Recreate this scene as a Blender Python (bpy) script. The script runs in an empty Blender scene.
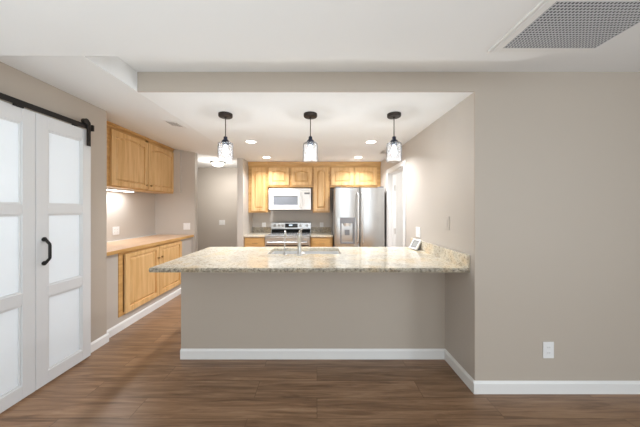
import bpy, bmesh, math, random
from mathutils import Vector, Matrix
random.seed(7)
sc = bpy.context.scene
C = sc.collection
PI = math.pi
H0 = 1.356            # eye height
# ---------------------------------------------------------------- camera
cam_d = bpy.data.cameras.new('camera'); cam = bpy.data.objects.new('camera', cam_d); C.objects.link(cam)
cam.location = (0, 0, H0); cam.rotation_euler = (PI/2, 0, 0)
cam_d.sensor_width = 36; cam_d.lens = 36*250/640
cam_d.shift_x = 3/640; cam_d.shift_y = -4/640
cam_d.clip_start = .05
sc.camera = cam
# ---------------------------------------------------------------- world, view
w = bpy.data.worlds.new('world'); sc.world = w; w.use_nodes = True
w.node_tree.nodes['Background'].inputs[0].default_value = (.85, .93, 1, 1)
w.node_tree.nodes['Background'].inputs[1].default_value = 1.0
vs = sc.view_settings
vs.view_transform = 'Standard'; vs.look = 'None'; vs.gamma = 1; vs.use_curve_mapping = False
vs.exposure = 0.0
# ---------------------------------------------------------------- daylight through windows, room lamps, added ceiling fill
def area(name, loc, rot, sx, sy, power, col):
    l = bpy.data.lights.new(name, 'AREA'); l.shape = 'RECTANGLE'; l.size = sx; l.size_y = sy
    l.energy = power; l.color = col
    o = bpy.data.objects.new(name, l); o.location = loc; o.rotation_euler = rot; C.objects.link(o); return o
def point(name, loc, power, col, r=.03):
    l = bpy.data.lights.new(name, 'POINT'); l.energy = power; l.color = col; l.shadow_soft_size = r
    o = bpy.data.objects.new(name, l); o.location = loc; C.objects.link(o); return o
DAY = (.84, .93, 1.0); WARM = (.94, .96, 1.0)
area('window_daylight', (.6, -3.44, 1.25), (PI/2, 0, 0), 3.9, 1.9, 46, DAY)
area('side_window_daylight', (3.55, -1.5, 1.2), (PI/2, 0, PI/2), 2.1, 1.9, 62, DAY)
area('ceiling_fill', (-1.0, -.9, .6), (PI, 0, 0), 2.2, 1.5, 58, (.84, .94, 1))  # added unseen light facing up, only to brighten the ceilings
area('side_room_daylight', (-4.2, 1.2, 1.5), (0, -PI/2, 0), 1.3, 1.3, 52, (1, .99, .97))
area('pantry_lamp_light', (1.95, 3.7, 2.24), (0, 0, 0), .6, .6, 22, (1, .98, .95))

# ---------------------------------------------------------------- materials
def mat(name, col, rough=.5, metal=0, spec=.5, bump=None, **kw):
    m = bpy.data.materials.new(name); m.use_nodes = True
    nt = m.node_tree; b = nt.nodes['Principled BSDF']
    b.inputs['Base Color'].default_value = (*col, 1); b.inputs['Roughness'].default_value = rough
    b.inputs['Metallic'].default_value = metal; b.inputs['Specular IOR Level'].default_value = spec
    for k, v in kw.items(): b.inputs[k.replace('_', ' ')].default_value = v
    if bump:
        tc = nt.nodes.new('ShaderNodeTexCoord'); n = nt.nodes.new('ShaderNodeTexNoise'); bp = nt.nodes.new('ShaderNodeBump')
        n.inputs['Scale'].default_value = bump[0]; bp.inputs['Strength'].default_value = bump[1]; bp.inputs['Distance'].default_value = .002
        n.inputs['Detail'].default_value = 4
        nt.links.new(tc.outputs['Object'], n.inputs['Vector']); nt.links.new(n.outputs[0], bp.inputs['Height'])
        nt.links.new(bp.outputs[0], b.inputs['Normal'])
    return m
def emis(name, col, s):
    m = bpy.data.materials.new(name); m.use_nodes = True; nt = m.node_tree
    b = nt.nodes['Principled BSDF']; b.inputs['Base Color'].default_value = (*col, 1)
    b.inputs['Emission Color'].default_value = (*col, 1); b.inputs['Emission Strength'].default_value = s
    return m
def ramp(nt, pts):
    r = nt.nodes.new('ShaderNodeValToRGB'); e = r.color_ramp.elements
    while len(e) < len(pts): e.new(.5)
    for i, (p, c) in enumerate(pts): e[i].position = p; e[i].color = (*c, 1)
    return r
def wood(name, c1, c2, c3, rough=.35, scale=(14, 14, 1.2)):
    m = mat(name, c2, rough); nt = m.node_tree; L = nt.links; b = nt.nodes['Principled BSDF']
    tc = nt.nodes.new('ShaderNodeTexCoord'); mp = nt.nodes.new('ShaderNodeMapping'); mp.inputs['Scale'].default_value = scale
    n = nt.nodes.new('ShaderNodeTexNoise'); n.inputs['Scale'].default_value = 1.6; n.inputs['Detail'].default_value = 6; n.inputs['Distortion'].default_value = .6
    r = ramp(nt, [(.3, c1), (.52, c2), (.72, c3)])
    L.new(tc.outputs['Object'], mp.inputs[0]); L.new(mp.outputs[0], n.inputs['Vector']); L.new(n.outputs[0], r.inputs[0]); L.new(r.outputs[0], b.inputs['Base Color'])
    return m
M = {}
M['wall'] = mat('wall_paint', (.50, .44, .375), .55, spec=.35, bump=(160, .12))
M['wall_gloss_lit'] = mat('wall_paint_satin_lit', (.56, .515, .465), .45, spec=.4, bump=(120, .10))  # same wall paint, glossier and lightened: kitchen and hall light put into the colour
M['ceil'] = mat('ceiling_paint', (.86, .87, .87), .8, spec=.2, bump=(90, .15))
M['trim'] = mat('trim_paint', (.83, .83, .82), .35)
M['doorw'] = mat('door_paint', (.74, .75, .76), .4)
M['black'] = mat('black_metal', (.02, .018, .017), .4, metal=.4)
M['bronze'] = mat('oil_rubbed_bronze', (.045, .035, .03), .42, metal=.7)
M['bluedark'] = mat('dark_socket_metal', (.03, .035, .06), .35, metal=.6)
M['steel'] = mat('brushed_steel', (.60, .60, .595), .33, metal=1)
M['chrome'] = mat('brushed_nickel', (.50, .49, .47), .3, metal=1)
M['handle'] = mat('polished_handle', (.78, .78, .77), .3, metal=.8)
M['gold'] = mat('antique_brass', (.42, .27, .12), .35, metal=1)
M['dark'] = mat('dark_plastic', (.03, .03, .032), .35)
M['grey'] = mat('grey_plastic', (.22, .22, .23), .4)
M['glassblk'] = mat('black_glass', (.015, .015, .017), .08)
M['microwin'] = mat('microwave_window', (.25, .27, .30), .15)
M['applw'] = mat('white_appliance', (.86, .85, .82), .3)
M['plate'] = mat('white_plate', (.84, .84, .84), .35)
M['slot'] = mat('socket_slot', (.12, .12, .12), .5)
M['fridge_side'] = mat('fridge_side_paint', (.30, .30, .30), .5)
M['lamin'] = wood('maple_laminate', (.66, .42, .25), (.74, .50, .32), (.80, .58, .40), .3, (3, 20, 20))
M['maple'] = wood('honey_maple', (.66, .39, .15), (.77, .49, .22), (.84, .575, .285), .32)
M['maple_h'] = wood('honey_maple_rail', (.52, .28, .09), (.63, .365, .135), (.71, .44, .18), .32, (1.5, 14, 14))
M['gap'] = mat('cabinet_inside', (.16, .08, .03), .7)
M['bulb'] = emis('lit_bulb', (.86, .93, 1.0), 9)
M['lens'] = emis('lit_lens', (1, .97, .90), 9)
M['dome'] = emis('lit_dome', (1, .95, .86), 2.4)
M['strip'] = emis('lit_strip', (1, .96, .9), 9)
M['screen'] = mat('lcd_screen', (.38, .38, .36), .25)
M['filter'] = mat('filter_grey', (.10, .105, .115), .8)
M['grille'] = mat('grille_grey', (.60, .61, .63), .5)
# clear glass
def clear_glass():
    m = bpy.data.materials.new('clear_glass'); m.use_nodes = True; nt = m.node_tree; nt.nodes.remove(nt.nodes['Principled BSDF'])
    o = nt.nodes['Material Output']; t = nt.nodes.new('ShaderNodeBsdfTransparent'); g = nt.nodes.new('ShaderNodeBsdfGlossy')
    d = nt.nodes.new('ShaderNodeBsdfTranslucent'); d.inputs[0].default_value = (.95, .97, 1, 1)
    t.inputs[0].default_value = (.99, .995, 1, 1); g.inputs['Roughness'].default_value = .06
    lw = nt.nodes.new('ShaderNodeLayerWeight'); lw.inputs[0].default_value = .08
    mx = nt.nodes.new('ShaderNodeMixShader'); m2 = nt.nodes.new('ShaderNodeMixShader'); m2.inputs[0].default_value = .08
    nt.links.new(t.outputs[0], m2.inputs[1]); nt.links.new(d.outputs[0], m2.inputs[2])
    nt.links.new(lw.outputs['Fresnel'], mx.inputs[0]); nt.links.new(m2.outputs[0], mx.inputs[1]); nt.links.new(g.outputs[0], mx.inputs[2])
    nt.links.new(mx.outputs[0], o.inputs[0]); return m
M['glass'] = clear_glass()
def frosted():
    m = bpy.data.materials.new('frosted_glass'); m.use_nodes = True; nt = m.node_tree; b = nt.nodes['Principled BSDF']
    o = nt.nodes['Material Output']; b.inputs['Base Color'].default_value = (.78, .82, .85, 1); b.inputs['Roughness'].default_value = .3
    t = nt.nodes.new('ShaderNodeBsdfTranslucent'); t.inputs[0].default_value = (.92, .96, 1, 1)
    mx = nt.nodes.new('ShaderNodeMixShader'); mx.inputs[0].default_value = .55
    nt.links.new(b.outputs[0], mx.inputs[1]); nt.links.new(t.outputs[0], mx.inputs[2]); nt.links.new(mx.outputs[0], o.inputs[0]); return m
M['frost'] = frosted()
def granite(name, dark=0.0, edge=0):
    m = mat(name, (.6, .55, .45), .12, spec=.6); nt = m.node_tree; L = nt.links; b = nt.nodes['Principled BSDF']
    tc = nt.nodes.new('ShaderNodeTexCoord')
    n1 = nt.nodes.new('ShaderNodeTexNoise'); n1.inputs['Scale'].default_value = 48; n1.inputs['Detail'].default_value = 8; n1.inputs['Roughness'].default_value = .7
    n2 = nt.nodes.new('ShaderNodeTexNoise'); n2.inputs['Scale'].default_value = 5; n2.inputs['Detail'].default_value = 5
    n3 = nt.nodes.new('ShaderNodeTexNoise'); n3.inputs['Scale'].default_value = 120; n3.inputs['Detail'].default_value = 3
    r1 = ramp(nt, [(.30 + dark, (.22, .18, .14)), (.39 + dark, (.50, .44, .35)), (.48 + dark, (.72, .67, .57)), (.70, (.82, .79, .72))])
    if edge:
        for e, c in zip(r1.color_ramp.elements, ((.13, .11, .09, 1), (.27, .24, .19, 1), (.44, .40, .33, 1), (.56, .53, .46, 1))): e.color = c
    r2 = ramp(nt, [(.35, (.80, .78, .74)), (.5, (1, .98, .93)), (.68, (1, .88, .70))])
    r3 = ramp(nt, [(.33, (.35, .30, .26)), (.41, (1, 1, 1))])
    mx = nt.nodes.new('ShaderNodeMix'); mx.data_type = 'RGBA'; mx.blend_type = 'MULTIPLY'; mx.inputs[0].default_value = 1
    m2 = nt.nodes.new('ShaderNodeMix'); m2.data_type = 'RGBA'; m2.blend_type = 'MULTIPLY'; m2.inputs[0].default_value = .8
    for n in (n1, n2, n3): L.new(tc.outputs['Object'], n.inputs['Vector'])
    L.new(n1.outputs[0], r1.inputs[0]); L.new(n2.outputs[0], r2.inputs[0]); L.new(n3.outputs[0], r3.inputs[0])
    L.new(r1.outputs[0], mx.inputs[6]); L.new(r2.outputs[0], mx.inputs[7]); L.new(mx.outputs[2], m2.inputs[6]); L.new(r3.outputs[0], m2.inputs[7])
    L.new(m2.outputs[2], b.inputs['Base Color']); return m
M['granite'] = granite('speckled_granite')
M['granite_edge'] = granite('speckled_granite_edge', .06, 1); M['granite_edge'].node_tree.nodes['Principled BSDF'].inputs['Roughness'].default_value = .45
def floor_mat():
    m = mat('plank_floor', (.2, .12, .08), .34, spec=.45); nt = m.node_tree; L = nt.links; b = nt.nodes['Principled BSDF']
    tc = nt.nodes.new('ShaderNodeTexCoord')
    br = nt.nodes.new('ShaderNodeTexBrick'); br.offset = .37; br.inputs['Scale'].default_value = 1
    br.inputs['Brick Width'].default_value = 1.22; br.inputs['Row Height'].default_value = .18; br.inputs['Mortar Size'].default_value = .0016
    br.inputs['Color1'].default_value = (.84, .84, .84, 1); br.inputs['Color2'].default_value = (1.08, 1.06, 1.04, 1); br.inputs['Mortar'].default_value = (.45, .42, .4, 1)
    mp = nt.nodes.new('ShaderNodeMapping'); mp.inputs['Scale'].default_value = (1.3, 16, 1)
    n = nt.nodes.new('ShaderNodeTexNoise'); n.inputs['Scale'].default_value = 1.5; n.inputs['Detail'].default_value = 9; n.inputs['Roughness'].default_value = .62; n.inputs['Distortion'].default_value = .8
    # each plank samples another stretch of grain
    add = nt.nodes.new('ShaderNodeVectorMath'); add.operation = 'MULTIPLY_ADD'; add.inputs[1].default_value = (7, 7, 7)
    r = ramp(nt, [(.30, (.15, .083, .045)), (.48, (.26, .152, .086)), (.62, (.34, .21, .125)), (.78, (.43, .285, .18))])
    mx = nt.nodes.new('ShaderNodeMix'); mx.data_type = 'RGBA'; mx.blend_type = 'MULTIPLY'; mx.inputs[0].default_value = 1
    L.new(tc.outputs['Object'], br.inputs['Vector']); L.new(tc.outputs['Object'], mp.inputs[0])
    L.new(br.outputs['Color'], add.inputs[0]); L.new(mp.outputs[0], add.inputs[2]); L.new(add.outputs[0], n.inputs['Vector'])
    L.new(n.outputs[0], r.inputs[0]); L.new(r.outputs[0], mx.inputs[6]); L.new(br.outputs['Color'], mx.inputs[7]); L.new(mx.outputs[2], b.inputs['Base Color'])
    bp = nt.nodes.new('ShaderNodeBump'); bp.inputs['Strength'].default_value = .15; bp.inputs['Distance'].default_value = .003
    L.new(n.outputs[0], bp.inputs['Height']); L.new(bp.outputs[0], b.inputs['Normal'])
    return m
M['floor'] = floor_mat()

# ---------------------------------------------------------------- mesh helpers
class MB:
    def __init__(s): s.bm = bmesh.new()
    def box(s, x0, x1, y0, y1, z0, z1):
        v = [s.bm.verts.new((x, y, z)) for z in (z0, z1) for y in (y0, y1) for x in (x0, x1)]
        for f in ((0, 2, 3, 1), (4, 5, 7, 6), (0, 1, 5, 4), (2, 6, 7, 3), (0, 4, 6, 2), (1, 3, 7, 5)): s.bm.faces.new([v[i] for i in f])
        return s
    def prism(s, pts, a, b, ax='y', caps=True):
        """pts 2-D outline; ax = extrusion axis (y: pts are x,z; z: pts are x,y; x: pts are y,z)"""
        def P(p, t): return {'y': (p[0], t, p[1]), 'z': (p[0], p[1], t), 'x': (t, p[0], p[1])}[ax]
        A = [s.bm.verts.new(P(p, a)) for p in pts]; B = [s.bm.verts.new(P(p, b)) for p in pts]
        n = len(pts)
        for i in range(n): s.bm.faces.new((A[i], A[(i+1) % n], B[(i+1) % n], B[i]))
        if caps: s.bm.faces.new(A); s.bm.faces.new(B[::-1])
        return s
    def ring(s, outer, inner, a, b):
        """frame between two outlines of equal count, extruded along y; pts are x,z"""
        n = len(outer); V = {}
        for k, pts in (('o', outer), ('i', inner)):
            for t in (a, b): V[k, t] = [s.bm.verts.new((p[0], t, p[1])) for p in pts]
        for i in range(n):
            j = (i+1) % n
            s.bm.faces.new((V['o', a][i], V['o', a][j], V['i', a][j], V['i', a][i]))
            s.bm.faces.new((V['o', b][i], V['i', b][i], V['i', b][j], V['o', b][j]))
            s.bm.faces.new((V['o', a][i], V['o', b][i], V['o', b][j], V['o', a][j]))
            s.bm.faces.new((V['i', a][i], V['i', a][j], V['i', b][j], V['i', b][i]))
        return s
    def loft(s, rings):
        R = [[s.bm.verts.new(p) for p in r] for r in rings]; n = len(rings[0])
        for a, b in zip(R, R[1:]):
            for i in range(n): s.bm.faces.new((a[i], a[(i+1) % n], b[(i+1) % n], b[i]))
        s.bm.faces.new(R[0]); s.bm.faces.new(R[-1][::-1]); return s
    def lathe(s, prof, c=(0, 0, 0), n=32, cap=True):
        R = [[s.bm.verts.new((c[0]+r*math.cos(2*PI*i/n), c[1]+r*math.sin(2*PI*i/n), c[2]+z)) for i in range(n)] for r, z in prof]
        for a, b in zip(R, R[1:]):
            for i in range(n): s.bm.faces.new((a[i], a[(i+1) % n], b[(i+1) % n], b[i]))
        if cap: s.bm.faces.new(R[0][::-1]); s.bm.faces.new(R[-1])
        return s
    def tube(s, pts, r, n=12):
        pts = [Vector(p) for p in pts]; rings = []
        rr = r if isinstance(r, (list, tuple)) else [r]*len(pts)
        up = None
        for i, p in enumerate(pts):
            d = (pts[min(i+1, len(pts)-1)] - pts[max(i-1, 0)]).normalized()
            if up is None: up = Vector((0, 0, 1)) if abs(d.z) < .9 else Vector((0, 1, 0))
            u = d.cross(up).normalized(); v = u.cross(d).normalized(); up = v
            rings.append([tuple(p + rr[i]*(math.cos(2*PI*k/n)*u + math.sin(2*PI*k/n)*v)) for k in range(n)])
        return s.loft(rings)
    def disc(s, c, r, d, axis='y', n=20):
        """short cylinder centred c, radius r, from 0 to d along axis"""
        pr = []
        for t in (0, d):
            ring = []
            for i in range(n):
                a, b = r*math.cos(2*PI*i/n), r*math.sin(2*PI*i/n)
                ring.append({'y': (c[0]+a, c[1]+t, c[2]+b), 'x': (c[0]+t, c[1]+a, c[2]+b), 'z': (c[0]+a, c[1]+b, c[2]+t)}[axis])
            pr.append(ring)
        return s.loft(pr)
    def build(s, name, m, parent=None, bevel=0, smooth=False, kind=None):
        bmesh.ops.recalc_face_normals(s.bm, faces=s.bm.faces)
        me = bpy.data.meshes.new(name); s.bm.to_mesh(me); s.bm.free()
        for mm in (m if isinstance(m, list) else [m]): me.materials.append(mm)
        if smooth:
            for p in me.polygons: p.use_smooth = True
            me.set_sharp_from_angle(angle=math.radians(38))
        o = bpy.data.objects.new(name, me); C.objects.link(o)
        if parent: o.parent = parent
        if bevel:
            b = o.modifiers.new('bevel', 'BEVEL'); b.width = bevel; b.segments = 2; b.limit_method = 'ANGLE'
        if kind: o['kind'] = kind
        return o
def box(x0, x1, y0, y1, z0, z1): return MB().box(x0, x1, y0, y1, z0, z1)
def thing(name, label, cat, loc=(0, 0, 0), rz=0, group=None):
    o = bpy.data.objects.new(name, None); C.objects.link(o); o.empty_display_size = .05
    o.location = loc; o.rotation_euler = (0, 0, rz); o['label'] = label; o['category'] = cat
    if group: o['group'] = group
    return o
def tag(o, label, cat, group=None):
    o['label'] = label; o['category'] = cat
    if group: o['group'] = group
    return o
def dup(root, loc, label, rz=None):
    r = root.copy(); C.objects.link(r); r.location = loc; r['label'] = label
    if rz is not None: r.rotation_euler = (0, 0, rz)
    for ch in list(root.children):
        c = ch.copy(); C.objects.link(c); c.parent = r
        for g in list(ch.children):
            d = g.copy(); C.objects.link(d); d.parent = c
    return r
def st(name, mb, m, bevel=0): return mb.build(name, m, None, bevel, kind='structure')

# ---------------------------------------------------------------- the setting
XW = -2.15; XR = 1.167; YF = 1.85; YH = 2.276; ZK = 2.229; ZM = 2.374; XE = -1.329; TOP = 2.56
YN0, YN1 = 2.555, 4.40
st('floor', box(-4.4, 3.75, -3.65, 6.25, -.1, 0), M['floor'])
wl = MB(); wl.box(-2.27, XW, -3.5, 1.47, 0, TOP); wl.box(-2.27, XW, 2.25, YN0, 0, TOP); wl.box(-2.27, XW, 1.47, 2.25, 2.03, TOP)
wl.box(-4.3, -2.27, 2.435, YN0, 0, TOP)
st('wall_left', wl, M['wall'])
wn = MB(); wn.box(-2.97, -2.85, YN0, YN1, 0, TOP); wn.box(-4.3, XW, YN1, YN1+.1, 0, TOP)
wn.box(-2.85, -2.205, YN0, 2.77, 0, .875); wn.box(-2.85, -2.205, 4.045, YN1, 0, .875); wn.box(-2.85, -2.205, 2.77, 4.045, 0, .155)
st('wall_niche', wn, M['wall_gloss_lit'])
wf = MB(); wf.box(XR, 3.6, YF, YF+.01, 0, TOP); wf.box(XR+.115, 3.6, YF+.01, YF+.12, 0, TOP); wf.box(XE, XR, YF, YF+.012, ZK, TOP)
st('wall_front', wf, M['wall'])
wr = MB(); wr.box(XR, XR+.115, YF+.01, 3.34, 0, TOP); wr.box(XR, XR+.115, 4.07, 5.0, 0, TOP); wr.box(XR, XR+.115, 3.34, 4.07, 1.945, TOP)
st('wall_kitchen_right', wr, M['wall_gloss_lit'])
st('wall_back', box(-1.26, XR, 4.9, 5.0, 0, TOP), M['wall_gloss_lit'])
st('wall_kitchen_left', box(-1.36, -1.26, 4.26, 6.1, 0, TOP), M['wall_gloss_lit'])
wh = MB(); wh.box(-4.3, -1.26, 6.1, 6.2, 0, TOP); wh.box(-4.3, -4.2, 4.5, 6.1, 0, TOP)
st('wall_hall', wh, M['wall_gloss_lit'])
st('wall_peninsula', box(-1.238, XR, YH, YH+.12, 0, .874), M['wall'])
# living room shell behind the camera
wb = MB(); wb.box(-2.27, -1.4, -3.62, -3.5, 0, TOP); wb.box(2.6, 3.7, -3.62, -3.5, 0, TOP); wb.box(-1.4, 2.6, -3.62, -3.5, 0, .25); wb.box(-1.4, 2.6, -3.62, -3.5, 2.25, TOP)
st('wall_rear', wb, M['wall'])
wr2 = MB(); wr2.box(3.6, 3.72, -3.62, -2.6, 0, TOP); wr2.box(3.6, 3.72, .2, YF+.12, 0, TOP); wr2.box(3.6, 3.72, -2.6, .2, 0, .25); wr2.box(3.6, 3.72, -2.6, .2, 2.2, TOP)
st('wall_right', wr2, M['wall'])
# side room behind the sliding doors
sr = MB(); sr.box(-4.4, -4.3, -.2, 2.555, 0, TOP); sr.box(-4.3, -2.27, -.2, -.1, 0, TOP)
st('wall_side_room', sr, M['trim'])
st('ceiling_side_room', box(-4.3, -2.27, -.1, 2.435, 2.4, 2.5), M['ceil'])
# small room behind the kitchen doorway
pr_ = MB(); pr_.box(2.6, 2.7, 2.7, 4.9, 0, TOP); pr_.box(XR+.115, 2.6, 2.6, 2.7, 0, TOP); pr_.box(XR+.115, 2.6, 4.8, 4.9, 0, TOP)
st('wall_pantry', pr_, M['trim'])
st('ceiling_pantry', box(XR+.115, 2.6, 2.7, 4.8, 2.3, 2.4), M['ceil'])
# ceilings
st('ceiling_main', box(-1.4, 3.7, -3.6, YF, ZM, TOP), M['ceil'])
lip = [(-2.27, -3.6), (1.497, -3.6), (1.497, 1.37), (1.33, 1.395), (1.255, 1.43), (1.19, 1.472), (-1.329, 1.422), (-2.27, 1.41)]
st('ceiling_front', MB().prism(lip, ZK, ZM-.002, 'z'), M['ceil'])
sl = lambda x: ZK + .16*(XE-x)
st('ceiling_left', MB().prism([(XE, ZK), (XE, TOP), (-3.0, TOP), (-3.0, sl(-3.0))], 1.424, YN1+.1, 'y'), M['ceil'])
st('ceiling_kitchen', box(XE+.001, XR+.1, YF+.012, 4.95, ZK, TOP), M['ceil'])
st('ceiling_hall', box(-4.3, XE, YN1+.1, 6.15, ZM, TOP), M['ceil'])
st('trim_1', box(-2.505, -2.39, YN1-.03, YN1, 1.64, sl(-2.39)-.004), M['wall_gloss_lit'])
# baseboards (stepped top edge)
def bb_prof(t=.015, h=.09): return [(0, 0), (-t, 0), (-t, h-.016), (-t*.45, h-.004), (-t*.3, h), (0, h)]
def base_x(name, x0, x1, y):         # faces -Y
    st(name, MB().prism([(y+a, z) for a, z in bb_prof()], x0, x1, 'x'), M['trim'])
def base_y(name, y0, y1, x, s=1):    # faces +X (s=1) or -X (s=-1)
    st(name, MB().prism([(x-s*a, z) for a, z in bb_prof()], y0, y1, 'y'), M['trim'])
base_x('baseboard_front', XR-.015, 3.6, YF)
base_y('baseboard_right', YF-.0, YH-.0, XR, -1)
base_x('baseboard_peninsula', -1.238, XR-.0, YH)
base_y('baseboard_left', 2.29, YN0+.013, XW, 1)
base_y('baseboard_niche', YN0+.013, YN1, -2.205, 1)
base_x('baseboard_niche_end', -2.19, XW, YN1)
base_x('baseboard_hall', -4.2, -1.36, 6.1)
# kitchen doorway casing + jambs
dc = MB(); dc.box(XR-.018, XR, 3.275, 3.34, 0, 2.01); dc.box(XR-.018, XR, 4.07, 4.135, 0, 2.01); dc.box(XR-.018, XR, 3.34, 4.07, 1.945, 2.01)
st('trim_2', dc, M['trim'], .004)
jb = MB(); jb.box(XR, XR+.115, 3.34, 3.355, 0, 1.945); jb.box(XR, XR+.115, 4.055, 4.07, 0, 1.945); jb.box(XR, XR+.115, 3.355, 4.055, 1.93, 1.945)
jb.box(XR+.05, XR+.062, 4.043, 4.055, 0, 1.93)
dj = st('door_1', jb, M['trim'])
hg = MB(); hg.tube([(XR+.098, 4.05, .96), (XR+.098, 4.05, 1.05)], .006); hg.build('hinge', M['chrome'], dj)
hg = MB(); hg.tube([(XR+.098, 4.05, 1.66), (XR+.098, 4.05, 1.75)], .006); hg.build('hinge', M['chrome'], dj)
# window frames behind the camera
for nm, args in (('window_1', [(-1.4, 2.6, -3.6, -3.55, .25, .31), (-1.4, 2.6, -3.6, -3.55, 2.19, 2.25), (-1.4, -1.34, -3.6, -3.55, .31, 2.19), (2.54, 2.6, -3.6, -3.55, .31, 2.19), (.57, .63, -3.6, -3.55, .31, 2.19)]),
                 ('window_2', [(3.64, 3.69, -2.6, .2, .25, .31), (3.64, 3.69, -2.6, .2, 2.14, 2.2), (3.64, 3.69, -2.6, -2.54, .31, 2.14), (3.64, 3.69, .14, .2, .31, 2.14), (3.64, 3.69, -1.23, -1.17, .31, 2.14)])):
    m_ = MB()
    for a in args: m_.box(*a)
    st(nm, m_, M['trim'])

# ---------------------------------------------------------------- barn doors and track
def barn_leaf(y0, y1, label, handle):
    t = thing('sliding_barn_door', label, 'door', (-2.10, y0, .015), PI/2, 'frosted glass barn door leaves')
    W = y1-y0; HH = 2.06; s = .083
    zs = [(.095, .665), (.75, 1.305), (1.38, 1.955)]
    fr = MB(); fr.box(0, s, -.02, .018, 0, HH); fr.box(W-s, W, -.02, .018, 0, HH)
    edges = [0] + [z for p in zs for z in p] + [HH]
    for k in range(0, 8, 2): fr.box(s, W-s, -.02, .018, edges[k], edges[k+1])
    fr.build('frame', M['doorw'], t, .003)
    for z0, z1 in zs:
        p = box(s, W-s, -.003, .003, z0, z1).build('glass_pane', M['frost'], t)
        bd = MB()
        o = [(s, z0), (W-s, z0), (W-s, z1), (s, z1)]; i = [(s+.012, z0+.012), (W-s-.012, z0+.012), (W-s-.012, z1-.012), (s+.012, z1-.012)]
        bd.ring(o, i, -.0125, -.003); bd.build('glazing_bead', M['doorw'], p)
    if handle:
        h = MB(); zc = 1.038-.015; x = .052
        h.tube([(x, -.022, zc+.092), (x, -.034, zc+.088), (x, -.064, zc+.055), (x, -.066, zc+.045), (x, -.066, zc-.045), (x, -.064, zc-.055), (x, -.034, zc-.088), (x, -.022, zc-.092)],
               [.012, .011, .0095, .0095, .0095, .0095, .011, .012], 8)
        h.disc((x, -.027, zc+.091), .017, .007); h.disc((x, -.027, zc-.091), .017, .007)
        h.build('pull_handle', M['black'], t, smooth=True)
    return t
barn_leaf(1.852, 2.30, 'white three-pane frosted barn door leaf with black pull handle', True)
barn_leaf(1.400, 1.848, 'white three-pane frosted barn door leaf without a handle, at left edge of photo', False)
tr = thing('door_track', 'black metal barn door track rail with roller hangers on left wall', 'rail', (-2.085, .9, 2.10))
box(.012, .020, 0, 1.405, -.020, .020).build('rail', M['black'], tr, .001)
for y in (.15, .75, 1.30):
    m_ = MB(); m_.disc((-.064, y, 0), .012, .08, 'x'); m_.build('standoff', M['black'], tr)
st_ = MB(); st_.box(.004, .032, 1.388, 1.407, -.026, .03); st_.build('end_stop', M['black'], tr, .003)
for y in (1.355, .83):
    hgr = MB(); hgr.box(.022, .030, y-.018, y+.018, -.172, .035); hgr.disc((.022, y, .035), .018, .008, 'x')
    if y < 1: hgr = MB(); hgr.box(.012, .024, y-.03, y+.03, -.034, -.02)
    ho = hgr.build('hanger', M['black'], tr, .002)
    if y > 1:
        wm = MB(); wm.disc((.006, y-.030, .040), .026, .034, 'x', 28); wm.build('wheel', M['black'], ho, .002)
        for bz in (-.06, -.12): MB().disc((.030, y, bz), .007, .006, 'x', 10).build('bolt', M['black'], ho)

# ---------------------------------------------------------------- cabinets
def arch_pts(x0, x1, z0, z1, rise, n=14):
    """outline: bottom-left, bottom-right, right side, arched top back to left"""
    p = [(x0, z0), (x1, z0)]
    sh = (x1-x0)*.14
    p.append((x1, z1-rise))
    for i in range(n+1):
        t = i/n; x = x1-sh - t*(x1-x0-2*sh); z = z1-rise + rise*math.sin(PI*t)**.8 if rise else z1
        p.append((x, z))
    p.append((x0, z1-rise))
    return p
def cab_door(parent, x0, x1, z0, z1, y, rise=.03, knob=None, name='door', t=.024):
    w_, h_ = x1-x0, z1-z0; s = min(.06, w_*.2)
    inner = arch_pts(x0+s, x1-s, z0+s, z1-s*.75, rise)
    n = len(inner)
    outer = [(x0, z0), (x1, z0), (x1, inner[2][1])]
    for k in range(3, n-1): outer.append((x1 + (inner[k][0]-(x1-s))*(x1-x0)/(x0+s-(x1-s)) * -1 * -1 if False else x1 - (x1-x0)*(k-3)/(n-5), z1))
    outer.append((x0, inner[-1][1]))
    fr = MB(); fr.ring(outer, inner, y-t, y-.001)
    d = fr.build(name, M['maple'], parent, .002)
    def shr(pts, e):
        cx = (x0+x1)/2; cz = (z0+z1)/2; W = (x1-x0)/2-s; Hh = (z1-z0)/2-s
        return [(cx+(p[0]-cx)*(1-e/W), cz+(p[1]-cz)*(1-e/Hh)) for p in pts]
    pm = MB()
    pl = shr(inner, -.002); p2 = shr(inner, .008); p3 = shr(inner, .030)
    pm.loft([[(a, y-.003, b) for a, b in pl], [(a, y-.006, b) for a, b in pl], [(a, y-.006, b) for a, b in p2], [(a, y-t+.004, b) for a, b in p3]])
    pm.build('raised_panel', M['maple'], d)
    if knob:
        kx, kz, kind = knob
        km = MB()
        if kind == 'knob':
            km.tube([(kx, y-t+.001, kz), (kx, y-t-.010, kz), (kx, y-t-.013, kz), (kx, y-t-.020, kz), (kx, y-t-.025, kz)], [.006, .006, .014, .015, .008], 16)
            km.build('knob', M['gold'], d, smooth=True)
        else:
            km.tube([(kx-.045, y-t, kz), (kx-.04, y-t-.022, kz), (kx+.04, y-t-.022, kz), (kx+.045, y-t, kz)], .005, 8)
            km.build('pull_handle', M['gold'], d, smooth=True)
    return d
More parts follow.
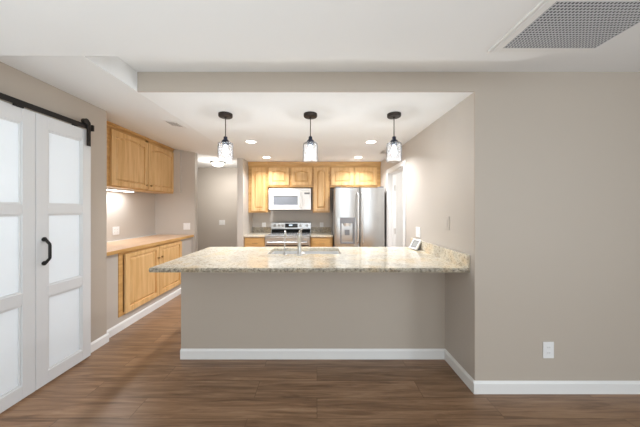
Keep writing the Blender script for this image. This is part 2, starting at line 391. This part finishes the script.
# wall cabinets at the back (local origin = left bottom of the face, at floor of unit)
def wall_cab(x0, x1, z0, label, doors, crown=True, depth=.315, yf=4.58, group='maple wall cabinets over the range and fridge', y_off=0):
    t = thing('wall_cabinet', label, 'cabinet', (x0, yf, z0), 0, group)
    W = x1-x0; HT = ZK-.002-z0
    box(0.001, W-.001, .018, depth, 0, HT).build('body', M['maple'], t)
    dz = [(a-x0, b-x0, c-z0, d-z0, k) for a, b, c, d, k in doors]
    # face frame: fill around door openings
    ff = MB(); xs = [0.001]
    for a, b, c, d, k in dz: xs += [a+.012, b-.012]
    xs.append(W-.001)
    for i in range(0, len(xs), 2): ff.box(xs[i], xs[i+1], 0, .018, 0, HT-.07)
    for a, b, c, d, k in dz: ff.box(a+.012, b-.012, 0, .018, 0, c+.012); ff.box(a+.012, b-.012, 0, .018, d-.012, HT-.07)
    ff.build('face_frame', M['maple_h'], t, .001)
    MB().prism([(0, HT-.07), (-.012, HT-.07), (-.026, HT-.03), (-.03, HT), (0, HT)], .001, W-.001, 'x').build('crown_rail', M['maple_h'], t)
    for a, b, c, d, k in dz:
        cab_door(t, a, b, c, d, -.001, .022, k and (k[0]-x0, k[1]-z0, k[2]))
    return t
wall_cab(-1.257, -.905, 1.30, 'tall narrow maple wall cabinet left of the white microwave', [(-1.195, -.94, 1.33, 2.12, (-1.05, 1.40, 'pull'))])
wall_cab(-.905, -.080, 1.765, 'short two-door maple wall cabinet above the white microwave', [(-.882, -.512, 1.80, 2.12, None), (-.468, -.098, 1.80, 2.12, None)])
wall_cab(-.080, .235, 1.30, 'tall narrow maple wall cabinet between microwave and refrigerator', [(-.055, .205, 1.33, 2.12, (.075, 1.40, 'pull'))])
wall_cab(.235, 1.165, 1.765, 'wide two-door maple wall cabinet above the refrigerator', [(.262, .665, 1.80, 2.12, None), (.70, 1.095, 1.80, 2.12, None)])
# base cabinets at the back
def base_cab(x0, x1, label, yf=4.33):
    t = thing('base_cabinet', label, 'cabinet', (x0, yf, 0), 0, 'maple base cabinets beside the range')
    W = x1-x0
    b = MB(); b.box(0.001, W-.001, .018, .565, .09, .876); b.box(.001, W-.001, .07, .565, 0, .09); b.build('body', M['maple'], t)
    f = MB(); f.box(.001, .03, 0, .018, .09, .876); f.box(W-.03, W-.001, 0, .018, .09, .876)
    for z0, z1 in ((.09, .12), (.66, .69), (.855, .876)): f.box(.03, W-.03, 0, .018, z0, z1)
    f.build('face_frame', M['maple_h'], t, .001)
    dr = box(.02, W-.02, -.02, -.001, .68, .86).build('drawer', M['maple_h'], t, .004)
    km = MB(); kx = W/2; km.tube([(kx-.045, -.02, .77), (kx-.04, -.042, .77), (kx+.04, -.042, .77), (kx+.045, -.02, .77)], .005, 8); km.build('pull_handle', M['gold'], dr, smooth=True)
    cab_door(t, .02, W-.02, .105, .668, -.001, .02, (W/2, .6, 'knob'))
base_cab(-1.259, -.886, 'maple base cabinet with drawer left of the steel range')
base_cab(-.114, .275, 'maple base cabinet with drawer between range and refrigerator')
def slab_counter(name, label, x0, x1):
    t = thing(name, label, 'countertop', (x0, 4.30, .877), 0, 'granite counters beside the range')
    box(0, x1-x0, 0, .599, 0, .034).build('slab', M['granite'], t, .004)
    box(0, x1-x0, .579, .599, .034, .134).build('backsplash', M['granite_edge'], t, .002)
slab_counter('granite_countertop', 'short granite countertop with low backsplash left of the range', -1.259, -.886)
slab_counter('granite_countertop', 'short granite countertop with low backsplash beside the refrigerator', -.114, .275)

# niche cabinets on the left wall (local x runs along +Y, front faces +X)
t = thing('wall_cabinet', 'maple two-door wall cabinet with arched panels in the left niche', 'cabinet', (-2.53, 2.985, 1.635), PI/2)
W = YN1-2.985-.001; zt = sl(-2.53)-1.635-.004
box(0, W, .018, .317, 0, zt).build('body', M['maple'], t)
ff = MB(); ff.box(0, .085, 0, .018, 0, zt); ff.box(.70, .76, 0, .018, 0, zt); ff.box(W-.03, W, 0, .018, 0, zt); ff.box(.085, W-.03, 0, .018, 0, .035); ff.box(.085, W-.03, 0, .018, zt-.09, zt)
ff.build('face_frame', M['maple_h'], t, .001)
cab_door(t, .068, .722, .02, zt-.075, -.001, .035, (.685, .075, 'knob'))
cab_door(t, .738, W-.015, .02, zt-.075, -.001, .035, (.775, .075, 'knob'))
MB().prism([(0, zt-.03), (-.024, zt-.012), (-.026, zt), (0, zt)], 0, W, 'x').build('crown_rail', M['maple_h'], t)
t = thing('base_cabinet', 'maple two-door cabinet set low into the left niche wall', 'cabinet', (-2.205, 2.772, .157), PI/2)
W = 4.043-2.772; zt = .716
box(0, W, .018, .6, 0, zt).build('body', M['maple'], t)
ff = MB(); ff.box(0, .06, -.006, .018, 0, zt); ff.box(.66, .70, -.006, .018, 0, zt); ff.box(W-.03, W, -.006, .018, 0, zt); ff.box(.06, W-.03, -.006, .018, 0, .03); ff.box(.06, W-.03, -.006, .018, zt-.04, zt)
ff.build('face_frame', M['maple_h'], t, .001)
cab_door(t, .075, .680, .012, zt-.025, -.0065, 0, (.645, .54, 'knob'))
cab_door(t, .688, W-.012, .012, zt-.025, -.0065, 0, (.725, .54, 'knob'))
t = thing('wood_countertop', 'light maple countertop in the left niche under the wall cabinet', 'countertop', (-2.165, YN0+.002, .876), PI/2)
box(0, 1.842, .006, .68, 0, .038).build('slab', M['lamin'], t, .002)
box(0, 1.842, 0, .0055, 0, .038).build('edge_band', M['maple_h'], t, .001)
box(0, 1.842, .655, .68, .0385, .045).build('caulk_strip', M['trim'], t)
# under-cabinet light
t = thing('under_cabinet_light', 'lit slim light bar under the niche wall cabinet', 'light', (-2.70, 3.10, 1.606))
box(-.04, .04, 0, .55, .006, .028).build('housing', M['applw'], t, .003)
box(-.033, .033, .01, .54, 0, .006).build('diffuser', M['strip'], t)
area('under_cabinet_glow', (-2.70, 3.38, 1.60), (0, 0, 0), .05, .5, 5, (.95, .97, 1))

# ---------------------------------------------------------------- peninsula
PX0, PX1, PY0, PY1, ZC = -1.28, XR-.001, 1.906, 2.99, .909
t = thing('peninsula_cabinet', 'wood base cabinets on the kitchen side of the peninsula', 'cabinet', (-1.2, 2.397, 0))
bd = MB()
bd.box(0, .68, 0, .545, .09, .874); bd.box(1.46, 2.36, 0, .545, .09, .874); bd.box(.68, 1.46, 0, .545, .09, .66); bd.box(.68, 1.46, 0, .545-.42-.02-.06, .66, .70); bd.box(0, 2.36, 0, .48, 0, .09)
bd.build('body', M['maple'], t)
t = thing('peninsula_countertop', 'long speckled granite peninsula countertop on the taupe half wall', 'countertop', (PX0, PY0, .875))
SX0, SX1, SY0, SY1 = -.50, .245, 2.515, 2.885
m_ = MB()
for b in ((PX0, PX1, PY0+.005, SY0), (PX0, PX1, SY1, PY1), (PX0, SX0, SY0, SY1), (SX1, PX1, SY0, SY1)):
    m_.box(b[0]-PX0, b[1]-PX0, b[2]-PY0, b[3]-PY0, 0, ZC-.875)
slab = m_.build('slab', M['granite'], t)
# chiselled front edge
bm2 = MB(); nseg = 160; rows = []
for k, (yy, zz) in enumerate(((.006, .0335), (0, .030), (-.003, .022), (-.002, .012), (.001, .003), (.006, .0005))):
    rows.append([(i*(PX1-PX0)/nseg, yy + (random.uniform(-.0015, .0015) if 0 < k < 5 else 0), zz + (random.uniform(-.001, .001) if 0 < k < 5 else 0)) for i in range(nseg+1)])
V = [[bm2.bm.verts.new(p) for p in r] for r in rows]
for a, b in zip(V, V[1:]):
    for i in range(nseg): bm2.bm.faces.new((a[i], b[i], b[i+1], a[i+1]))
for e in (0, nseg): bm2.bm.faces.new([r[e] for r in V])
ed = bm2.build('chiselled_edge', M['granite_edge'], t); ed['label'] = 'rough darker front edge'
box(PX1-PX0-.022, PX1-PX0-.0005, .0, PY1-PY0+.08, ZC-.875+.0003, ZC-.875+.10).build('backsplash', M['granite'], t, .002)
# sink
t = thing('kitchen_sink', 'double-bowl stainless undermount sink in the peninsula countertop', 'sink', (SX0, SY0, .70))
W = SX1-SX0; D = SY1-SY0; mid = .345
sm = MB()
for a, b in ((.0, mid-.012), (mid+.012, W)):
    o = [(a, 0), (b, 0), (b, D), (a, D)]; i = [(a+.006, .006), (b-.006, .006), (b-.006, D-.006), (a+.006, D-.006)]
    r0 = [(x, y, .174) for x, y in o]; r1 = [(x, y, .174) for x, y in i]
    v = [[sm.bm.verts.new((x, y, 0)) for x, y in o], [sm.bm.verts.new(p) for p in r0], [sm.bm.verts.new(p) for p in r1], [sm.bm.verts.new((x, y, .006)) for x, y in i]]
    for p, q in zip(v, v[1:]):
        for k in range(4): sm.bm.faces.new((p[k], p[(k+1) % 4], q[(k+1) % 4], q[k]))
    sm.bm.faces.new(v[0]); sm.bm.faces.new(v[3])
sm.box(mid-.012, mid+.012, .0, D, .15, .172)
sk = sm.build('basin', mat('sink_steel', (.72, .72, .72), .45, metal=.6), t)
for cx in (mid/2, (mid+W)/2):
    MB().lathe([(.045, 0), (.045, .003), (.03, .003)], (cx, D/2, .006), 20).build('drain', M['chrome'], t)
# faucets
t = thing('kitchen_faucet', 'brushed nickel single-lever faucet at the middle of the peninsula sink', 'faucet', (-.173, 2.455, ZC+.0008))
MB().lathe([(.030, 0), (.030, .006), (.022, .012), (.019, .02), (.0185, .17), (.021, .175), (.021, .20), (.016, .215), (.006, .22)], (0, 0, 0), 24).build('body', M['chrome'], t, smooth=True)
MB().tube([(0, .01, .165), (0, .05, .20), (0, .10, .222), (0, .15, .222), (0, .19, .205), (0, .205, .175), (0, .205, .145)], [.014, .014, .013, .013, .013, .014, .015], 14).build('spout', M['chrome'], t, smooth=True)
MB().tube([(.0, -.0, .212), (.010, -.01, .23), (.030, -.02, .258), (.036, -.022, .264)], [.009, .008, .006, .004], 10).build('lever', M['chrome'], t, smooth=True)
t = thing('water_faucet', 'slim nickel water dispenser spout left of the main faucet', 'faucet', (-.318, 2.46, ZC+.0008))
MB().lathe([(.020, 0), (.020, .006), (.011, .014), (.008, .03)], (0, 0, 0), 20).build('base', M['chrome'], t, smooth=True)
MB().tube([(0, 0, .02), (0, 0, .15), (0, .006, .19), (0, .025, .22), (0, .055, .232), (0, .085, .22), (0, .10, .19), (0, .103, .17)], .0065, 10).build('spout', M['chrome'], t, smooth=True)
MB().tube([(0, 0, .045), (.02, -.005, .055), (.035, -.008, .062)], [.006, .005, .004], 8).build('lever', M['chrome'], t, smooth=True)
# small display leaning on the backsplash end
t = thing('digital_clock', 'small white tilted digital display standing on the peninsula countertop', 'clock', (1.062, 2.78, ZC+.003), math.radians(-72))
rot = Matrix.Rotation(math.radians(-33), 4, 'X')
def tilt(o): o.data.transform(rot); return o
f_ = MB(); o_ = [(-.062, .004), (.062, .004), (.062, .128), (-.062, .128)]; i_ = [(-.043, .024), (.043, .024), (.043, .112), (-.043, .112)]
f_.ring(o_, i_, -.009, .0); f_.box(-.062, .062, .0005, .010, .006, .126)
tilt(f_.build('housing', M['applw'], t, .003))
tilt(box(-.0428, .0428, -.004, 0, .0242, .1118).build('bezel', M['grey'], t))
tilt(box(-.032, .032, -.0055, -.0042, .037, .100).build('screen', M['screen'], t))
MB().prism([(.025, .0), (.062, .0), (.062, .085), (.060, .085)], -.05, .05, 'x').build('stand', M['grey'], t)

# ---------------------------------------------------------------- range
t = thing('kitchen_range', 'stainless steel freestanding range between the granite counters', 'oven', (-.883, 4.215, 0))
W = .766
box(.002, W-.002, .03, .66, .09, .900).build('body', M['steel'], t, .003)
box(.03, W-.03, .07, .6, 0, .09).build('plinth', M['dark'], t)
ct = box(.0, W, -.005, .60, .9005, .913).build('cooktop', M['steel'], t, .003)
gl = box(.02, W-.02, .03, .59, .9135, .916).build('glass_top', mat('cooktop_glass', (.30, .30, .30), .16, spec=.8), ct)
for bx, by, br in ((.2, .17, .10), (.56, .17, .08), (.2, .43, .075), (.56, .43, .10)):
    MB().lathe([(br, 0), (br, .0006), (br-.004, .0006), (br-.004, 0)], (bx, by, .9162), 32, cap=False).build('burner_ring', M['grey'], ct)
bg = MB().prism([(.60, .9135), (.60, .975), (.592, .985), (.602, 1.10), (.618, 1.112), (.66, 1.112), (.66, .9135)], .0, W, 'x').build('backguard', M['steel'], t, .002)
box(.01, W-.01, .588, .5995, .917, .972).build('vent_slot', mat('matte_black', (.012, .012, .012), .8, spec=.15), t)
def on_guard(z): return .592 + (z-.985)*.087
box(.27, .51, on_guard(1.045)-.006, on_guard(1.045)+.004, 1.008, 1.085).build('display', M['glassblk'], t, .002)
dg = box(.345, .41, on_guard(1.05)-.0072, on_guard(1.05)-.0062, 1.042, 1.066).build('clock_digits', emis('lit_digits', (.7, .85, 1), .8), t)
for kx in (.065, .155, .225, .565, .685):
    MB().tube([(kx, on_guard(1.045)+.002, 1.045), (kx, -.022+on_guard(1.045), 1.045), (kx, -.030+on_guard(1.045), 1.045)], [.026, .024, .019], 20).build('knob', M['chrome'], t, smooth=True)
od = MB(); od.box(.004, W-.004, 0, .029, .24, .885); dd = od.build('oven_door', M['steel'], t, .004)
box(.09, W-.09, -.003, 0, .34, .70).build('oven_window', M['glassblk'], dd)
h = MB(); h.tube([(.05, -.045, .80), (W-.05, -.045, .80)], .013, 14); h.tube([(.08, 0, .80), (.08, -.045, .80)], .009, 8); h.tube([(W-.08, 0, .80), (W-.08, -.045, .80)], .009, 8)
h.build('door_handle', M['steel'], dd, smooth=True)
box(.02, W-.02, -.002, 0, .742, .758).build('dark_trim_line', M['dark'], dd)
box(.004, W-.004, 0, .029, .095, .23).build('storage_drawer', M['steel'], t, .004)

# ---------------------------------------------------------------- microwave
t = thing('microwave_oven', 'white over-the-range microwave under the short maple cabinet', 'microwave', (-.865, 4.48, 1.34))
W = .755; HT = .395
box(0, W, .02, .415, 0.01, HT).build('body', M['applw'], t, .004)
box(0.02, W-.02, .03, .40, 0, .01).build('vent_underside', M['dark'], t)
vt = MB(); vt.box(0, W, 0, .02, HT-.04, HT)
vt.build('vent_strip', M['applw'], t, .003)
vs2 = MB()
for i in range(4): vs2.box(.02, W-.02, -.0015, 0, HT-.034+i*.008, HT-.031+i*.008)
vs2.build('vent_louvre', M['plate'], t)
dm = MB(); dm.ring([(0, .012), (.58, .012), (.58, HT-.042), (0, HT-.042)], [(.085, .095), (.52, .095), (.52, .255), (.085, .255)], -.012, .019)
dd = dm.build('door', M['applw'], t, .004)
box(.0855, .5195, -.004, .015, .0955, .2545).build('window', M['microwin'], dd)
h = MB(); h.tube([(.553, -.012, .07), (.553, -.045, .085), (.553, -.045, HT-.10), (.553, -.012, HT-.085)], .012, 12); h.build('handle', M['applw'], dd, smooth=True)
cp = box(.583, W, -.012, .019, .012, HT-.042).build('control_panel', M['applw'], t, .004)
box(.64, .735, -.0135, -.0125, HT-.105, HT-.075).build('display', M['grey'], cp)
kp = MB()
for r in range(5):
    for c in range(3): kp.box(.645+c*.032, .668+c*.032, -.0135, -.0125, .05+r*.042, .075+r*.042)
kp.build('keypad', M['plate'], cp)

# ---------------------------------------------------------------- refrigerator
t = thing('refrigerator', 'stainless french-door refrigerator with water dispenser beside the doorway', 'refrigerator', (.292, 4.12, 0))
W = .832
box(.004, W-.004, .075, .76, .02, 1.70).build('body', M['fridge_side'], t, .004)
for x in (.06, W-.06):
    for y in (.12, .7): MB().disc((x, y, 0), .02, .02, 'z', 12).build('foot', M['dark'], t)
mid = W/2
def door_panel(x0, x1, z0, z1, hole=None):
    # rounded front outline in plan
    pts = [(x0, .07), (x0, .022), (x0+.006, .008), (x0+.02, 0), (x1-.02, 0), (x1-.006, .008), (x1, .022), (x1, .07)]
    m = MB()
    if not hole: m.prism(pts, z0, z1, 'z'); return m
    hx0, hx1, hz0, hz1 = hole
    m.prism(pts, z0, hz0, 'z'); m.prism(pts, hz1, z1, 'z')
    m.prism([(x0, .07), (x0, .022), (x0+.006, .008), (x0+.02, 0), (hx0, 0), (hx0, .07)], hz0, hz1, 'z')
    m.prism([(hx1, .07), (hx1, 0), (x1-.02, 0), (x1-.006, .008), (x1, .022), (x1, .07)], hz0, hz1, 'z')
    m.box(hx0, hx1, .06, .07, hz0, hz1); return m
hole = (.095, .325, .80, 1.21)
ld = door_panel(0, mid-.003, .72, 1.715, hole).build('left_door', M['steel'], t, smooth=True)
rd = door_panel(mid+.003, W, .72, 1.715).build('right_door', M['steel'], t, smooth=True)
fd = door_panel(0, W, .06, .71).build('freezer_drawer', M['steel'], t, smooth=True)
def vhandle(x, parent):
    m = MB(); m.tube([(x, -.0, .80), (x, -.045, .83), (x, -.058, .95), (x, -.062, 1.2), (x, -.058, 1.50), (x, -.045, 1.60), (x, 0, 1.63)], [.012, .015, .015, .015, .015, .015, .012], 14)
    m.build('door_handle', M['handle'], parent, smooth=True)
vhandle(mid-.036, ld); vhandle(mid+.036, rd)
h = MB(); h.tube([(.08, 0, .64), (.10, -.05, .64), (W-.10, -.05, .64), (W-.08, 0, .64)], .014, 12); h.build('drawer_handle', M['chrome'], fd, smooth=True)
dp = box(.085, .335, -.006, .0, 1.13, 1.225).build('dispenser_panel', M['grey'], ld, .003)
dr = MB(); dr.ring([(.088, .79), (.332, .79), (.332, 1.13), (.088, 1.13)], [(.112, .80), (.308, .80), (.308, 1.13), (.112, 1.13)], -.005, .0); dr.build('dispenser_trim', M['grey'], ld)
MB().box(.096, .324, .055, .059, .80, 1.129).build('dispenser_back', M['steel'], ld)
sp = MB(); sp.lathe([(.05, 0), (.06, .03), (.07, .05)], (.21, .03, 1.08), 20); sp.build('spout_housing', M['applw'], ld, smooth=True)
box(.17, .25, .03, .055, .93, 1.02).build('paddle', M['grey'], ld, .003)
box(.10, .32, .0, .055, .80, .812).build('drip_tray', M['grey'], ld)
for hx in (.02, W-.10): box(hx, hx+.08, .02, .12, 1.7155, 1.735).build('hinge_cover', M['grey'], t, .003)

# ---------------------------------------------------------------- lamps
def pendant(x, label, first=None):
    loc = (x, 2.285, ZK-.0005)
    if first: return dup(first, loc, label)
    t = thing('pendant_lamp', label, 'lamp', loc, 0, 'clear glass pendant lamps over the peninsula')
    MB().lathe([(.062, 0), (.062, -.022), (.058, -.028), (.012, -.030), (.008, -.04)], (0, 0, 0), 32).build('canopy', M['bronze'], t, smooth=True)
    MB().tube([(0, 0, -.03), (0, 0, -.215)], .0042, 8).build('rod', M['bronze'], t)
    MB().lathe([(.008, -.203), (.017, -.210), (.017, -.232), (.023, -.236), (.034, -.248), (.036, -.261), (.030, -.2615), (.030, -.285), (.020, -.287)], (0, 0, 0), 28).build('socket_cap', M['bluedark'], t, smooth=True)
    MB().lathe([(.031, -.262), (.054, -.2635), (.064, -.270), (.066, -.285), (.066, -.436), (.0635, -.436), (.0635, -.286), (.0615, -.273), (.053, -.2665), (.031, -.265)], (0, 0, 0), 36, cap=False).build('glass_shade', M['glass'], t, smooth=True)
    MB().lathe([(.012, -.287), (.013, -.300), (.020, -.322), (.025, -.345), (.022, -.368), (.012, -.384), (.003, -.388)], (0, 0, 0), 24).build('light_bulb', M['bulb'], t, smooth=True)
    return t
p1 = pendant(-.836, 'leftmost of the three clear glass pendant lamps over the peninsula')
p2 = pendant(-.060, 'middle clear glass pendant lamp, above the sink end of the peninsula', p1)
p3 = pendant(.704, 'rightmost clear glass pendant lamp, nearest the right kitchen wall', p1)
for x in (-.836, -.06, .704): point('pendant_light', (x, 2.285, ZK-.50), 3.2, (.93, .96, 1), .05)
first = None
for x, y, lab in ((-.847, 3.21, 'lit recessed ceiling light just right of the leftmost pendant lamp'), (-.84, 4.17, 'lit recessed ceiling light in front of the narrow cabinet left of the microwave'),
                  (.69, 4.17, 'lit recessed ceiling light in front of the cabinet over the refrigerator'), (.695, 3.22, 'lit recessed ceiling light just left of the rightmost pendant lamp')):
    if first is None:
        first = thing('recessed_light', lab, 'light', (x, y, ZK), 0, 'recessed lights in the kitchen ceiling')
        MB().lathe([(.078, 0), (.076, -.006), (.062, -.006), (.060, -.001)], (0, 0, 0), 32, cap=False).build('trim_ring', M['trim'], first, smooth=True)
        MB().lathe([(.061, -.0005), (.061, -.003)], (0, 0, 0), 32).build('lens', M['lens'], first)
    else: dup(first, (x, y, ZK), lab)
    l = area('recessed_lamp', (x, y, ZK-.01), (0, 0, 0), .11, .11, 16.5 if y < 4 else 12, WARM); l.data.shape = 'DISK'; l.data.spread = math.radians(135)
t = thing('flush_ceiling_light', 'lit flush-mount dome light on the hallway ceiling', 'light', (-2.12, 5.35, ZM))
MB().lathe([(.155, 0), (.158, -.012), (.150, -.02), (.12, -.022)], (0, 0, 0), 32).build('base', M['bronze'], t, smooth=True)
MB().lathe([(.128, -.022), (.122, -.05), (.098, -.078), (.06, -.095), (.02, -.10)], (0, 0, 0), 32).build('dome_shade', M['dome'], t, smooth=True)
l = area('hall_light', (-2.12, 5.35, ZM-.104), (0, 0, 0), .2, .2, 11, (1, .96, .9)); l.data.shape = 'DISK'
point('hall_glow', (-2.12, 5.25, 2.15), 14, (1, .96, .9), .12)

# ---------------------------------------------------------------- vents
t = thing('return_air_grille', 'large square-mesh return air grille in the near ceiling', 'vent', (.999, 1.04, ZK))
gw, gd = .494, .303
box(0, gw, 0, gd, -.004, -.001).build('filter', M['filter'], t)
fr = MB(); fr.box(-.055, 0, -.05, gd+.03, -.006, -.0005); fr.box(0, gw, gd, gd+.03, -.006, -.0005); fr.box(0, gw, -.05, 0, -.006, -.0005); fr.box(-.04, -.034, -.05, gd+.03, -.010, -.006); fr.box(-.062, -.055, -.05, gd+.03, -.012, -.0005)
fr.build('frame', M['trim'], t, .001)
ms = MB(); n = 30
for i in range(n+1): x = .001+i*(gw-.006)/n; ms.box(x, x+.0045, 0, gd, -.0075, -.0055)
n = 19
for i in range(n+1): y = i*(gd-.0045)/n; ms.box(0.001, gw-.001, y, y+.0045, -.0072, -.0055)
ms.build('mesh', M['grille'], t)
t = thing('ceiling_register', 'small white louvred air register on the left ceiling strip', 'vent', (-1.49, 2.62, sl(-1.49)))
r_ = MB(); r_.box(-.075, .075, -.09, .09, -.006, -.001)
plate = r_.build('faceplate', M['trim'], t, .001)
s_ = MB()
for i in range(7): s_.box(-.06+i*.018, -.054+i*.018, -.06, .06, -.0075, -.006)
s_.build('slats', M['grey'], t)
t.rotation_euler = (0, math.atan(.16), 0)
t = thing('ceiling_register', 'small grey air register in kitchen ceiling near the doorway', 'vent', (1.03, 3.75, ZK))
box(-.07, .07, -.12, .12, -.006, -.0005).build('faceplate', M['trim'], t, .001)
s_ = MB()
for i in range(7): s_.box(-.055+i*.017, -.048+i*.017, -.10, .10, -.009, -.006)
s_.build('slats', M['grey'], t)

# ---------------------------------------------------------------- outlets and switches (local front faces -Y)
def plate(name, label, cat, loc, rz, w_=.072, h_=.116, kind='outlet', n=1, m='plate'):
    t = thing(name, label, cat, loc, rz)
    box(-w_/2, w_/2, -.006, -.0005, -h_/2, h_/2).build('cover_plate', M[m], t, .0015)
    for k in range(n):
        cx = (k-(n-1)/2)*.046
        if kind == 'outlet':
            for cz in (-.02, .02):
                s = box(cx-.016, cx+.016, -.0075, -.006, cz-.014, cz+.014).build('socket', M[m], t, .001)
                q = MB(); q.box(cx-.008, cx-.006, -.0078, -.0074, cz-.004, cz+.006); q.box(cx+.006, cx+.008, -.0078, -.0074, cz-.004, cz+.006); q.build('slot', M['slot'], s)
        else:
            box(cx-.016, cx+.016, -.009, -.006, -.033, .033).build('rocker', M[m], t, .001)
    return t
plate('wall_outlet', 'white outlet low on the front taupe wall near the baseboard', 'outlet', (1.709, YF, .318), 0, .078, .12)
plate('wall_outlet', 'white outlet on back wall left of the range', 'outlet', (-1.04, 4.9, 1.045), 0)
plate('wall_outlet', 'white outlet on back wall right of the range', 'outlet', (.09, 4.9, 1.045), 0)
plate('wall_outlet', 'white double outlet on right kitchen wall above the small display', 'outlet', (XR, 2.88, 1.095), -PI/2, .118, .116, 'outlet', 2)
plate('light_switch', 'beige light switch on the right kitchen wall near the front corner', 'switch', (XR, 2.235, 1.235), -PI/2, .072, .116, 'switch', 1, 'wall_gloss_lit')
plate('wall_outlet', 'white double outlet on the niche back wall over the wood countertop', 'outlet', (-2.85, 3.54, 1.055), PI/2, .118, .116, 'outlet', 2)
plate('light_switch', 'white double switch on the niche end wall', 'switch', (-2.29, YN1, 1.06), 0, .118, .116, 'switch', 2)
plate('light_switch', 'white double switch on the hallway wall', 'switch', (-2.315, 6.1, 1.04), 0, .14, .12, 'switch', 2)
